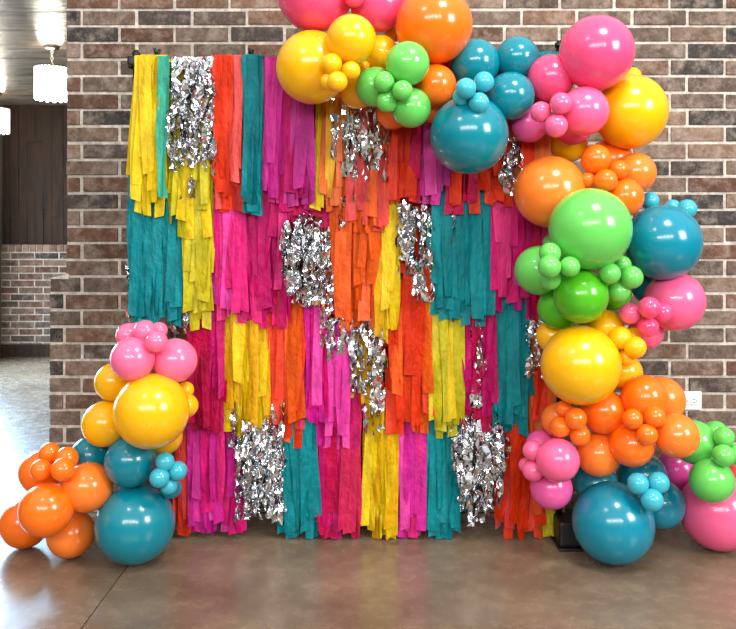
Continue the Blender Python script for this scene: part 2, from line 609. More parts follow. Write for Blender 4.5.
def bundle(name_col, x0, x1, pt, pb, row, label, dens=1.0, ragged=34, layers=2, dy=0.0, flare=0.0, wpx=(8, 13), lean=0.0, seed=0):
    """cols: list of crepe colours, the first is the main one."""
    cols = name_col if isinstance(name_col, (list, tuple)) else [name_col]
    rnd = random.Random(int(x0 * 7 + pb * 13 + seed))
    Y = ROW_Y[row] + dy
    # the strips hang from the row's own rail; a bundle shown from lower down starts there on the same rail
    zc = CORD_Z[row]
    xm = (x0 + x1) / 2
    org = Vector((at(xm, 0, Y).x, ROW_Y[row], zc))
    t = thing('streamer_bundle', label, 'paper streamers', org, 'crepe paper streamer bundles of the fringe curtain')
    loop = (.05 if x0 == 530 else .0135) if row == 1 else .006
    cnt = 0
    for ly in range(layers):
        w_tot = x1 - x0
        step = 6.6 / dens
        n = max(1, int(round(w_tot / step)))
        for i in range(n):
            w = rnd.uniform(*wpx)
            px = x0 + w / 2 + (w_tot - w) * ((i + .5 + rnd.uniform(-.35, .35) + (.5 if ly else 0)) / n if n > 1 else .5)
            px = min(max(px, x0 + w / 2), max(x1 - w / 2, x0 + w / 2))
            yb = pb - abs(rnd.gauss(0, .8)) * ragged - (ly == layers - 1) * ragged * .25
            if ly == 0 and i in (n // 3, n - 1):
                yb = pb - rnd.uniform(0, 4)
            yy = Y - dy - .0035 - ly * .0105 - (i % 3) * .0035 + dy
            z0 = zc + rnd.uniform(0, .004) + (ly * .003)
            z1 = at(0, yb, Y).z
            if row == 4:
                z1 = max(z1, .004)
            x = at(px, 0, Y).x
            fl = (px - xm) / max(1, w_tot / 2) * flare * PX + lean * PX
            bm = bmesh.new()
            col = cols[0] if rnd.random() < .74 or len(cols) == 1 else rnd.choice(cols[1:])
            strip_mesh(bm, x - org.x + 0, yy - org.y, z0 - zc, z1 - zc, w * Y / F, rnd, 1.0, .02, .0065, loop + ly * .002, -.012 * rnd.random() - .004)
            if fl:
                L = max(zc - z1, .01)
                for v in bm.verts:
                    v.co.x += fl * max(0, -v.co.z / L)
            link_mesh('streamer', bm, M['c_' + col], t)
            cnt += 1
    return t


B = bundle
# top row, hung on the bar
B('yellow', 132, 170, 55, 218, 1, 'yellow crepe streamers at the left end of the bar, left of the silver foil', flare=4, lean=-2, layers=3, ragged=52)
B('sea', 158, 170, 60, 200, 1, 'thin sea green crepe streamer hanging among the yellow ones at the upper left', layers=1, dy=-.04)
B(['olive', 'yellow'], 166, 214, 57, 240, 1, 'olive yellow crepe streamers hanging behind the large silver foil fringe at the upper left', dy=.004)
B(['red', 'salmon'], 210, 244, 57, 214, 1, 'red orange crepe streamers between the upper left silver foil and the dark teal streamers', layers=3, ragged=34)
B('teal', 240, 264, 53, 216, 1, 'dark teal crepe streamers under the black clamp in the top row', ragged=14, dy=-.008, layers=3)
B(['orchid', 'hotpink'], 260, 287, 57, 206, 1, 'orchid pink crepe streamers right of the dark teal ones in the top row', ragged=24)
B(['magenta', 'purple'], 282, 316, 57, 212, 1, 'deep magenta crepe streamers below the large yellow balloon in the top row', layers=3, ragged=22)
B('yellow', 311, 326, 57, 210, 1, 'narrow yellow crepe streamer strip hanging below the yellow balloons in the top row', layers=1, ragged=4, dy=-.004)
B(['peach', 'gold'], 320, 344, 57, 214, 1, 'orange and gold crepe streamers left of the silver foil under the green balloons')
B(['orange', 'salmon'], 342, 388, 57, 234, 1, 'salmon orange crepe streamers behind the silver foil under the green balloons', ragged=26)
B(['red', 'crimson'], 384, 420, 57, 206, 1, 'bright red crepe streamers hanging below the green balloons, left of the large teal balloon', layers=3, ragged=20)
B(['purple', 'orchid'], 414, 446, 57, 208, 1, 'purple magenta crepe streamers partly behind the left side of the large upper teal balloon', ragged=20)
B(['crimson', 'red'], 440, 480, 57, 216, 1, 'dark red crepe streamers coming out below the large upper teal balloon', ragged=22)
B(['red', 'salmon'], 474, 510, 57, 208, 1, 'orange red crepe streamers just right of and below the large upper teal balloon', ragged=26)
B(['peach', 'red'], 504, 548, 57, 196, 1, 'shaded brownish orange crepe streamers below the purplish pink balloon at the upper right')
B('teal', 530, 558, 48, 92, 1, 'teal crepe streamers at the right end of the bar peeking over the pink balloons', ragged=12)
# second row
B(['teal'], 125, 188, 195, 326, 2, 'wide teal crepe streamers at the left edge above the pink balloons', layers=3, ragged=20)
B(['olive', 'yellow', 'gold'], 180, 216, 195, 332, 2, 'olive and gold crepe streamers hanging right of the left edge teal ones', layers=3, ragged=60, dy=-.006)
B(['hotpink', 'orchid'], 210, 250, 195, 326, 2, 'hot pink crepe streamers below the red orange ones in the second row at left', layers=3, ragged=34)
B(['magenta', 'hotpink'], 244, 292, 195, 328, 2, 'magenta crepe streamers left of the silver foil pompom in the second row', layers=3, ragged=54)
B(['crimson', 'magenta'], 284, 330, 195, 290, 2, 'crimson crepe streamers behind the silver foil pompom left of centre', ragged=24)
B(['orange', 'red'], 324, 380, 195, 334, 2, 'orange crepe streamers in the middle of the curtain right of the silver foil pompom', layers=3, ragged=54)
B(['yellow', 'gold'], 374, 399, 195, 346, 2, 'golden yellow crepe streamers in the middle left of the narrow silver foil', ragged=36)
B(['red'], 394, 436, 195, 300, 2, 'red crepe streamers behind the silver foil right of the golden yellow ones', ragged=20, layers=1, dy=.01)
B(['teal'], 426, 462, 195, 322, 2, 'teal crepe streamers below the large upper teal balloon, left of the two teal bundles', layers=3, ragged=34)
B(['teal'], 456, 490, 195, 326, 2, 'teal crepe streamers right of the thin silver foil under the large upper teal balloon', layers=3, ragged=34)
B(['hotpink', 'orchid'], 480, 522, 195, 312, 2, 'hot pink crepe streamers left of the large orange and green balloons', layers=3, ragged=36)
B(['magenta', 'crimson'], 514, 552, 195, 322, 2, 'shaded magenta crepe streamers behind the large orange balloon', ragged=26)
# third row
B(['crimson', 'magenta'], 186, 228, 300, 432, 3, 'dark crimson crepe streamers right of the pink and yellow balloon pile', layers=3, ragged=26)
B(['yellow', 'gold'], 221, 272, 300, 436, 3, 'yellow crepe streamers in the third row above the lower left silver foil', layers=3, ragged=30)
B(['red', 'orange'], 264, 308, 300, 448, 3, 'red orange crepe streamers in the third row left of the pink ones', layers=3, ragged=46)
B(['orchid', 'hotpink'], 300, 352, 300, 448, 3, 'orchid pink crepe streamers below the silver foil pompom', layers=3, ragged=46)
B(['gold', 'orange'], 348, 384, 300, 420, 3, 'gold and orange crepe streamers behind the silver foil in the middle', layers=1, ragged=30, dy=.008)
B(['red', 'orange'], 380, 432, 300, 434, 3, 'red orange crepe streamers below the golden yellow ones in the middle', layers=3, ragged=40)
B(['olive', 'yellow'], 424, 462, 300, 438, 3, 'olive yellow crepe streamers below the middle teal ones', layers=3, ragged=40)
B(['magenta', 'crimson'], 455, 494, 300, 432, 3, 'magenta crepe streamers behind the long silver foil ribbon', layers=3, ragged=28)
B(['teal'], 488, 530, 300, 434, 3, 'teal crepe streamers left of the large right yellow balloon', layers=3, ragged=32)
B(['red', 'peach'], 524, 556, 300, 440, 3, 'shaded rust orange crepe streamers behind the large right yellow balloon', ragged=26)
# fourth row, down to the floor
B(['red', 'salmon'], 172, 194, 408, 534, 4, 'red orange crepe streamers at the floor right of the big left teal balloon', ragged=20)
B(['orchid', 'hotpink', 'magenta'], 186, 240, 408, 534, 4, 'orchid and magenta crepe streamers at the floor left of the lower silver foil', layers=3, ragged=26)
B('hotpink', 232, 246, 408, 533, 4, 'single narrow pink crepe streamer strip beside the left edge of the lower left silver foil', layers=2, ragged=6)
B(['teal'], 275, 318, 408, 540, 4, 'teal crepe streamers at the floor right of the lower left silver foil', layers=3, ragged=26)
B(['crimson', 'magenta'], 312, 362, 408, 540, 4, 'crimson crepe streamers at the floor between teal and yellow ones', layers=3, ragged=22)
B(['yellow', 'gold'], 361, 400, 396, 541, 4, 'yellow crepe streamers touching the floor in the middle of the curtain', layers=3, ragged=24)
B(['orchid', 'hotpink'], 394, 428, 408, 537, 4, 'orchid pink crepe streamers at the floor right of the yellow ones', layers=3, ragged=28)
B(['teal'], 419, 460, 408, 540, 4, 'teal crepe streamers at the floor left of the lower right silver foil', layers=3, ragged=22)
B(['red', 'salmon', 'orange'], 492, 540, 408, 538, 4, 'red orange crepe streamers at the floor left of the small pink balloons', layers=3, ragged=40)
B(['olive'], 530, 564, 408, 538, 4, 'olive yellow crepe streamers at the floor below the small pink balloons', layers=2, ragged=16)


# ---------------------------------------------------------------- foil
def foil_strip(bm, x, y, z0, z1, w, rnd, amp, puff, step):
    n = max(5, int((z0 - z1) / step))
    us = (-1, 0, 1)
    rows = []
    px_, py_ = 0.0, 0.0
    th = rnd.uniform(-.8, .8)
    for i in range(n + 1):
        s = i / n
        px_ = px_ * .8 + rnd.gauss(0, amp * .5)
        py_ = py_ * .8 + rnd.gauss(0, amp * .6)
        th += rnd.gauss(0, .6)
        th *= .93
        z = z0 - s * (z0 - z1)
        bulge = -puff * math.sin(math.pi * min(1, s * 1.05)) ** .7
        row = []
        for u in us:
            row.append((x + px_ + u * w / 2 * math.cos(th) + rnd.uniform(-1, 1) * amp * .35,
                        y + py_ + bulge + u * w / 2 * math.sin(th) + rnd.uniform(-1, 1) * amp * .5 + (amp * .6 if u == 0 else 0) * rnd.choice((-1, 1)),
                        z + rnd.uniform(-1, 1) * amp * .35))
        rows.append(row)
    vr = [[bm.verts.new(p) for p in r] for r in rows]
    for a, b_ in zip(vr[:-1], vr[1:]):
        for k in range(2):
            if rnd.random() < .5:
                bm.faces.new((a[k], a[k + 1], b_[k + 1]))
                bm.faces.new((a[k], b_[k + 1], b_[k]))
            else:
                bm.faces.new((a[k], a[k + 1], b_[k]))
                bm.faces.new((a[k + 1], b_[k + 1], b_[k]))


def foil(x0, x1, pt, pb, row, label, n, amp=.007, puff=.03, ragged=20, w=(.02, .034), dy=-.026, seed=0, ragtop=0, taper=0, top_taper=0, step=.016):
    rnd = random.Random(int(x0 * 3 + pb * 17 + seed))
    Y = ROW_Y[row] + dy
    zt = at(0, pt, Y).z
    zc = max(CORD_Z[row], zt) if pt < 100 else zt
    org = Vector((at((x0 + x1) / 2, 0, Y).x, Y, zc))
    t = thing('foil_fringe', label, 'foil fringe', org, 'silver foil fringes of the curtain')
    for i in range(n):
        px = x0 + (x1 - x0) * ((i + .5 + rnd.uniform(-.5, .5)) / n)
        wid = min(rnd.uniform(*w), (x1 - x0) * PX * .8)
        yb = pb - rnd.random() ** 1.6 * ragged
        edge = 1 - abs((px - (x0 + x1) / 2) / ((x1 - x0) / 2 + .01)) ** 2
        yb -= taper * (1 - edge)
        yt = pt + rnd.random() ** 2 * ragtop + top_taper * (1 - edge)
        bm = bmesh.new()
        foil_strip(bm, at(px, 0, Y).x - org.x, -rnd.uniform(0, .022), at(0, yt, Y).z - zc, at(0, yb, Y).z - zc, wid, rnd, amp, puff * (.3 + .7 * edge) * rnd.uniform(.5, 1.1), step)
        link_mesh('foil_strip', bm, M['foil'], t, smooth=False)
    # the folded-over band that ties the strips to their rail
    bm = bmesh.new()
    hw = (x1 - x0) / 2 * PX * .8
    z = CORD_Z[row] if pt < 100 else zt - org.z + zc
    hw *= .45 if ragtop or top_taper else 1
    add_box(bm, (-hw, -.004, zt - zc - .012), (hw, max(.004, -dy), zt - zc - .002), .002)
    link_mesh('foil_band', bm, M['foil'], t, smooth=False)
    return t


foil(171, 214, 58, 172, 1, 'large crumpled silver foil fringe at the upper left of the curtain', 26, amp=.010, puff=.045, ragged=24, step=.019)
foil(180, 216, 130, 200, 1, 'short flat silver foil strips hanging under the large upper left foil fringe', 5, amp=.003, puff=.01, ragged=24, dy=-.02)
foil(330, 352, 100, 186, 1, 'narrow silver foil fringe left half below the green balloons', 6, amp=.006, puff=.02, ragged=30, step=.03, w=(.024, .04))
foil(348, 386, 106, 204, 1, 'silver foil fringe right half below the green balloons, with a crumpled lump', 9, amp=.008, puff=.03, ragged=56, step=.026, w=(.024, .045))
foil(498, 524, 138, 196, 1, 'silver foil fringe between the large upper teal balloon and the large orange balloon', 11, amp=.007, puff=.02, ragged=14)
foil(282, 328, 212, 308, 2, 'big round crumpled silver foil pompom left of the centre of the curtain', 36, amp=.013, puff=.065, ragged=22, ragtop=16, taper=44, top_taper=16, step=.02)
foil(318, 331, 240, 348, 2, 'narrow dark silver foil strip hanging right of the silver foil pompom', 4, amp=.005, puff=.01, ragged=24)
foil(335, 348, 196, 232, 2, 'tiny silver foil scrap on the orange streamers near the centre', 2, amp=.004, puff=.01, ragged=6)
foil(397, 412, 190, 274, 2, 'slim silver foil fringe right of the golden yellow streamers', 5, amp=.007, puff=.02, ragged=20, ragtop=20, step=.024)
foil(410, 434, 200, 304, 2, 'ragged silver foil fringe left of the middle teal streamers', 11, amp=.009, puff=.03, ragged=44, ragtop=20, step=.022)
foil(450, 462, 195, 246, 2, 'small silver foil fringe between the two middle teal bundles', 4, amp=.006, puff=.015, ragged=14, ragtop=10)
foil(127, 146, 262, 322, 2, 'silver foil fringe peeking below the teal streamers at the left edge', 6, amp=.006, puff=.01, ragged=14, dy=.016)
foil(170, 192, 300, 334, 2, 'short silver foil ends showing above the pink balloons of the left pile', 6, amp=.006, puff=.01, ragged=8, dy=.01)
foil(327, 352, 312, 366, 3, 'silver foil fringe left half below the middle orange streamers', 8, amp=.008, puff=.025, ragged=22, step=.024, w=(.024, .04))
foil(350, 386, 318, 398, 3, 'silver foil fringe right half below the middle orange streamers', 12, amp=.009, puff=.03, ragged=34, step=.024, w=(.024, .04))
foil(364, 384, 380, 442, 3, 'thin silver foil strips hanging over the yellow streamers in the middle', 4, amp=.004, puff=.01, ragged=26)
foil(468, 483, 290, 408, 3, 'long twisted silver foil ribbon over the magenta streamers', 4, amp=.006, puff=.02, ragged=14)
foil(524, 544, 316, 378, 3, 'silver foil fringe left of the large right yellow balloon', 9, amp=.008, puff=.02, ragged=20)
foil(228, 240, 400, 450, 3, 'small silver foil scrap hanging over the yellow streamers at lower left', 3, amp=.005, puff=.012, ragged=12)
foil(236, 284, 408, 520, 4, 'big crumpled silver foil fringe at the lower left between pink and teal streamers', 34, amp=.012, puff=.05, ragged=46, dy=-.03, top_taper=26, taper=-8, step=.021, w=(.022, .038))
foil(268, 284, 402, 478, 4, 'narrow silver foil fringe along the right edge of the big lower left foil', 6, amp=.008, puff=.02, ragged=20, dy=-.055, step=.022)
foil(453, 504, 412, 526, 4, 'big crumpled silver foil fringe at the lower right above the floor', 36, amp=.013, puff=.05, ragged=44, dy=-.03, taper=34, ragtop=24, step=.022, w=(.022, .04))
# ----------------------------------------------------------------- balloons
G_ARCH, G_LEFT = 'balloons of the garland across the top and down the right', 'balloons of the pile at the lower left'
# (px, py, radius in px, colour, depth layer 0 = nearest, label)
BL = [
    # --- top, from the left
    (315, -6.5, 38, 'pink', 1.5, 'large pink balloon cut off by the top edge above the yellow balloons'),
    (378, 4, 28, 'pink', 1.7, 'pink balloon at the top edge between the large pink and the large orange balloon'),
    (354, -3, 10.5, 'pink', .9, 'small pink balloon at the top edge between two bigger pink ones'),
    (312.5, 67.5, 36.5, 'yellow', 1.3, 'large yellow balloon at the left end of the top garland'),
    (351.3, 39.6, 25, 'yellow', .9, 'medium yellow balloon just below the two top pink balloons'),
    (380, 54, 19, 'yellow', 2.3, 'medium yellow balloon half hidden behind the upper green balloon'),
    (357.6, 90.3, 18.5, 'yellow', 2.2, 'yellow balloon hanging lowest at the left of the green balloons'),
    (393, 33, 9, 'yellow', 2.6, 'tiny yellow balloon peeking out left of the large top orange balloon'),
    (331.6, 64, 10.7, 'yellow', .2, 'small yellow balloon, topmost of the little cluster on the large top yellow balloon'),
    (351, 70.6, 9.4, 'yellow', .4, 'small yellow balloon, right one of the little cluster on the large top yellow balloon'),
    (337.4, 81.7, 10.3, 'yellow', .1, 'small yellow balloon, lowest of the little cluster on the large top yellow balloon'),
    (328.5, 81.5, 8.5, 'yellow', .7, 'small yellow balloon tucked behind the lowest one of the little top yellow cluster'),
    (363.5, 67, 6.5, 'yellow', 1.6, 'tiny yellow balloon above the left green balloon'),
    (434, 25.5, 38.5, 'orange', 1.2, 'large orange balloon at the top edge right of the middle'),
    (407.6, 63.5, 22, 'green', .7, 'upper of the three medium green balloons in the top garland'),
    (375.5, 87, 20, 'green', 1.2, 'left of the three medium green balloons in the top garland'),
    (411, 107.8, 20, 'green', .9, 'lower right of the three medium green balloons in the top garland'),
    (384, 82, 10.7, 'green', .2, 'small green balloon, upper left of the three on the top green balloons'),
    (402.5, 90.6, 10.3, 'green', .1, 'small green balloon, right one of the three on the top green balloons'),
    (386.8, 102, 10.5, 'green', .2, 'small green balloon, lower one of the three on the top green balloons'),
    (435.5, 85.5, 21, 'orange', 1.9, 'medium orange balloon below the large top orange one, between green and teal balloons'),
    (434, 108, 15, 'orange', 2.6, 'orange balloon deep in the gap left of the large upper teal balloon'),
    (393, 112.5, 17, 'orange', 2.2, 'orange balloon showing under the lowest green balloon of the top garland'),
    (475.3, 63.4, 24.4, 'teal', 1.2, 'left of the three medium teal balloons in the top garland'),
    (517, 58.6, 22, 'teal', 2.0, 'rear right of the three medium teal balloons, highest against the brick wall'),
    (510.4, 96, 24, 'teal', 1.1, 'lower right of the three medium teal balloons, touching the pink balloons'),
    (469, 135, 39.3, 'teal', .9, 'large teal balloon hanging lowest in the middle of the top garland'),
    (483.7, 82, 10.5, 'turquoise', .3, 'small turquoise balloon, upper right one of the cluster on the top teal balloons'),
    (465.8, 88.4, 10.5, 'turquoise', .3, 'small turquoise balloon, left front one of the cluster on the top teal balloons'),
    (478.7, 102.7, 10.3, 'turquoise', .2, 'small turquoise balloon, lowest of the cluster on the top teal balloons'),
    (461.7, 97, 9.2, 'turquoise', .8, 'small turquoise balloon half hidden at the rear of the top teal cluster'),
    # --- upper right corner
    (596.6, 53, 37, 'pink', 1.0, 'large pink balloon at the upper right corner of the garland'),
    (551, 78.2, 23.6, 'pink', 1.1, 'medium pink balloon left below the large upper right pink one'),
    (584, 111, 24.5, 'rose', 1.1, 'medium pink balloon below the large upper right pink one, beside the large yellow one'),
    (529.5, 123.5, 19, 'orchid', 1.9, 'shaded purplish pink balloon left of the upper right small pink cluster'),
    (573, 126, 19, 'pink', 2.1, 'pink balloon half hidden under the upper right small pink cluster'),
    (561, 103.4, 11, 'rose', .2, 'small pink balloon, top right of three in the upper right pink cluster'),
    (540.8, 112, 10.5, 'rose', .3, 'small pink balloon, left one of the three in the upper right pink cluster'),
    (556, 125.7, 11.7, 'rose', .1, 'small pink balloon, lowest of the three in the upper right pink cluster'),
    (630, 112, 37, 'yellow', 1.5, 'large yellow balloon against the brick wall at the upper right'),
    (632, 77, 9.5, 'yellow', 2.2, 'tiny yellow balloon peeking over the large upper right yellow one'),
    (568.5, 143.5, 19, 'yellow', 2.6, 'yellow balloon in shade under the upper right pink balloons'),
    # --- orange group at the right
    (550, 191.8, 36, 'tangerine', 1.1, 'large orange balloon overlapping the right edge of the fringe curtain'),
    (610, 161, 22.5, 'orange', 1.9, 'medium orange balloon at the back under the large upper right yellow one'),
    (596, 159.5, 15, 'orange', .8, 'orange balloon, upper left of the bunch right of the large orange one'),
    (635.5, 173, 20.3, 'tangerine', 1.5, 'light orange balloon, rightmost of the bunch above the big right teal balloon'),
    (624, 197.5, 19.5, 'orange', 1.3, 'orange balloon touching the large green balloon from the upper right'),
    (605.8, 180.5, 11.6, 'orange', .4, 'small orange balloon, lowest right above the large green balloon'),
    (619, 169.7, 9.6, 'orange', .6, 'small orange balloon in the middle of the right orange bunch'),
    (587.8, 180.5, 8, 'orange', .9, 'tiny orange balloon wedged between large orange and large green balloons'),
    # --- green group
    (590, 229, 41, 'green', .6, 'large light green balloon on the right side of the garland'),
    (539.5, 270.4, 24.8, 'green', 1.2, 'medium light green balloon at the left below the large green one'),
    (550, 242.5, 7.5, 'green', 2.0, 'tiny green balloon behind the left edge of the large green one'),
    (550, 253.4, 11, 'green', .5, 'small green balloon, topmost of the four in the left small green cluster'),
    (549.4, 266.7, 11.6, 'green', .1, 'small green balloon, front middle of the left small green cluster'),
    (569.8, 266.7, 10.3, 'green', .3, 'small green balloon, right one of the left small green cluster'),
    (550.2, 279.5, 10.6, 'green', .5, 'small green balloon, lowest of the four in the left small green cluster'),
    (580.7, 296, 27.3, 'lime', .8, 'medium vivid green balloon below the large light green one'),
    (559, 308, 21.5, 'lime', 1.8, 'darker green balloon half hidden at the left behind the vivid green one'),
    (613, 293, 18, 'lime', 2.0, 'darker green balloon behind the right small green cluster'),
    (610, 273.4, 10.6, 'green', .3, 'small green balloon, left one of the cluster under the big right teal balloon'),
    (631.4, 277.3, 11.6, 'green', .2, 'small green balloon, right one of the cluster under the big right teal balloon'),
    (619, 291, 11.2, 'green', .4, 'small green balloon, lowest of the cluster under the big right teal balloon'),
    (622, 264.8, 9.2, 'green', .7, 'small green balloon, topmost of the cluster under the big right teal balloon'),
    # --- teal and pink at the right edge
    (662.8, 242.4, 37.8, 'blue', 1.3, 'big teal balloon against the brick wall on the right'),
    (687, 209, 9.7, 'turquoise', 1.9, 'small turquoise balloon at the upper right of the big right teal balloon'),
    (650, 201, 9, 'turquoise', 2.3, 'small turquoise balloon peeking over the left top of the big right teal balloon'),
    (672.7, 208, 8.5, 'turquoise', 2.1, 'small turquoise balloon barely showing over the top of the big right teal balloon'),
    (650, 286, 18.5, 'blue', 2.1, 'shaded blue teal balloon below the big right teal balloon'),
    (674.4, 301.3, 29.8, 'rose', 1.8, 'medium pink balloon against the brick wall right of the small pink cluster'),
    (646, 331.5, 17.5, 'rose', 1.9, 'pink balloon below the small pink cluster at the right'),
    (630, 313.4, 10.7, 'rose', .6, 'small pink balloon, left one of the cluster under the shaded blue teal balloon'),
    (649.3, 307.6, 11, 'pink', .5, 'small pink balloon, topmost of the cluster under the shaded blue teal balloon'),
    (648, 326.6, 10.5, 'pink', .5, 'small pink balloon, lowest of the cluster under the shaded blue teal balloon'),
    (662.5, 312.6, 10.2, 'pink', .9, 'small pink balloon, right one of the cluster under the shaded blue teal balloon'),
    # --- yellow at the right
    (580.7, 365.2, 39.5, 'yellow', .5, 'large yellow balloon in the middle of the right side'),
    (606, 327.5, 17.5, 'yellow', 1.2, 'yellow balloon between the vivid green and the large right yellow balloon'),
    (620.4, 338, 11.6, 'yellow', .5, 'small yellow balloon, upper one of the cluster right of the large yellow one'),
    (635.2, 347.3, 11, 'yellow', .4, 'small yellow balloon, rightmost of the cluster right of the large yellow one'),
    (626, 357.5, 8.5, 'yellow', .6, 'small yellow balloon, lowest of the cluster right of the large yellow one'),
    (632, 336, 8.5, 'yellow', 1.0, 'small yellow balloon behind the cluster right of the large yellow one'),
    (624, 372.5, 18.3, 'yellow', 1.6, 'yellow balloon behind the right side of the large right yellow balloon'),
    (552, 336, 16, 'yellow', 2.0, 'yellow balloon half hidden at the left of the large right yellow one'),
    # --- orange, lower right
    (644.2, 398, 23, 'orange', .9, 'orange balloon, upper middle of the lower right orange bunch'),
    (661, 400, 23.5, 'tangerine', 1.8, 'light orange balloon beside the white wall outlet'),
    (603.4, 411.4, 22.3, 'orange', 1.2, 'orange balloon directly below the large right yellow balloon'),
    (676.7, 435.8, 22, 'tangerine', .9, 'light orange balloon, rightmost of the lower orange bunch, beside green balloons'),
    (631.5, 444.4, 22.2, 'orange', .9, 'orange balloon, lowest of the lower right bunch, above the teal ones'),
    (598.5, 454, 22.3, 'tangerine', 1.2, 'light orange balloon beside the medium pink one above the big lower teal balloon'),
    (559, 420, 17.5, 'tangerine', 1.8, 'light orange balloon at the left end of the lower right orange bunch'),
    (575.7, 418.7, 11, 'orange', .4, 'small orange balloon, right one of the left small orange cluster'),
    (560, 427, 10.2, 'orange', .5, 'small orange balloon, left one of the left small orange cluster'),
    (580, 435.3, 10.2, 'orange', .4, 'small orange balloon, lowest of the left small orange cluster'),
    (563.7, 409, 8.5, 'orange', .8, 'small orange balloon, topmost of the left small orange cluster'),
    (632.7, 419, 10.2, 'orange', .2, 'small orange balloon, left one of the right small orange cluster'),
    (654.7, 416.7, 10.6, 'orange', .2, 'small orange balloon, upper right one of the right small orange cluster'),
    (647, 434.6, 10.6, 'orange', .2, 'small orange balloon, lowest of the right small orange cluster'),
    # --- right edge, low
    (677.5, 470, 20.5, 'magenta', 1.9, 'magenta balloon under the rightmost light orange balloon'),
    (694.5, 442.3, 21.7, 'green', 1.4, 'medium green balloon right of the lower orange bunch'),
    (711.6, 480.6, 21.7, 'green', .8, 'medium green balloon sitting on the large pink one at the right edge'),
    (716, 433, 12, 'green', 2.0, 'small green balloon at the back top of the right edge green group'),
    (724, 437, 10.2, 'green', .9, 'small green balloon, upper front one at the right edge'),
    (723.8, 455.5, 11, 'green', .4, 'small green balloon, lower front one at the right edge'),
    (736, 455, 10.5, 'green', .9, 'small green balloon cut off by the right edge'),
    (718.5, 511.5, 38, 'rose', 1.6, 'large pink balloon on the floor at the right edge'),
    (738.5, 474, 10, 'coral', 1.8, 'small coral pink balloon cut off by the right edge above the large floor pink one'),
    # --- teal foot at the right
    (613, 522.8, 40.2, 'blue', .5, 'big teal balloon on the floor at the foot of the right garland'),
    (642.4, 476, 24, 'blue', 1.2, 'medium teal balloon below the lower orange bunch, behind the turquoise cluster'),
    (660, 504, 24.2, 'blue', 1.1, 'medium teal balloon at the right of the big lower right teal one'),
    (596, 484, 21.5, 'blue', 2.0, 'shaded teal balloon behind the top of the big lower right teal one'),
    (638, 483.7, 10.7, 'turquoise', .2, 'small turquoise balloon, upper left one of three at the lower right'),
    (658.5, 482.7, 10.7, 'turquoise', .2, 'small turquoise balloon, upper right one of three at the lower right'),
    (652, 499.9, 11.2, 'turquoise', .1, 'small turquoise balloon, lowest one of three at the lower right'),
    (557.7, 460, 21.6, 'rose', .9, 'medium pink balloon left of the light orange one in the lower right'),
    (551.3, 488, 21, 'orchid', 1.4, 'orchid pink balloon below the medium pink one, beside the black stand foot'),
    (540, 445, 14.5, 'orchid', 1.9, 'shaded orchid balloon at the upper left behind the medium lower right pink one'),
    (532.7, 450.5, 10, 'rose', .9, 'small pink balloon, upper one at the left of the medium lower right pink one'),
    (533, 470.6, 10.6, 'rose', .9, 'small pink balloon, lower one at the left of the medium lower right pink one'),
    (525.5, 465, 7, 'rose', 1.4, 'tiny pink balloon, leftmost beside the red streamers at lower right'),
]
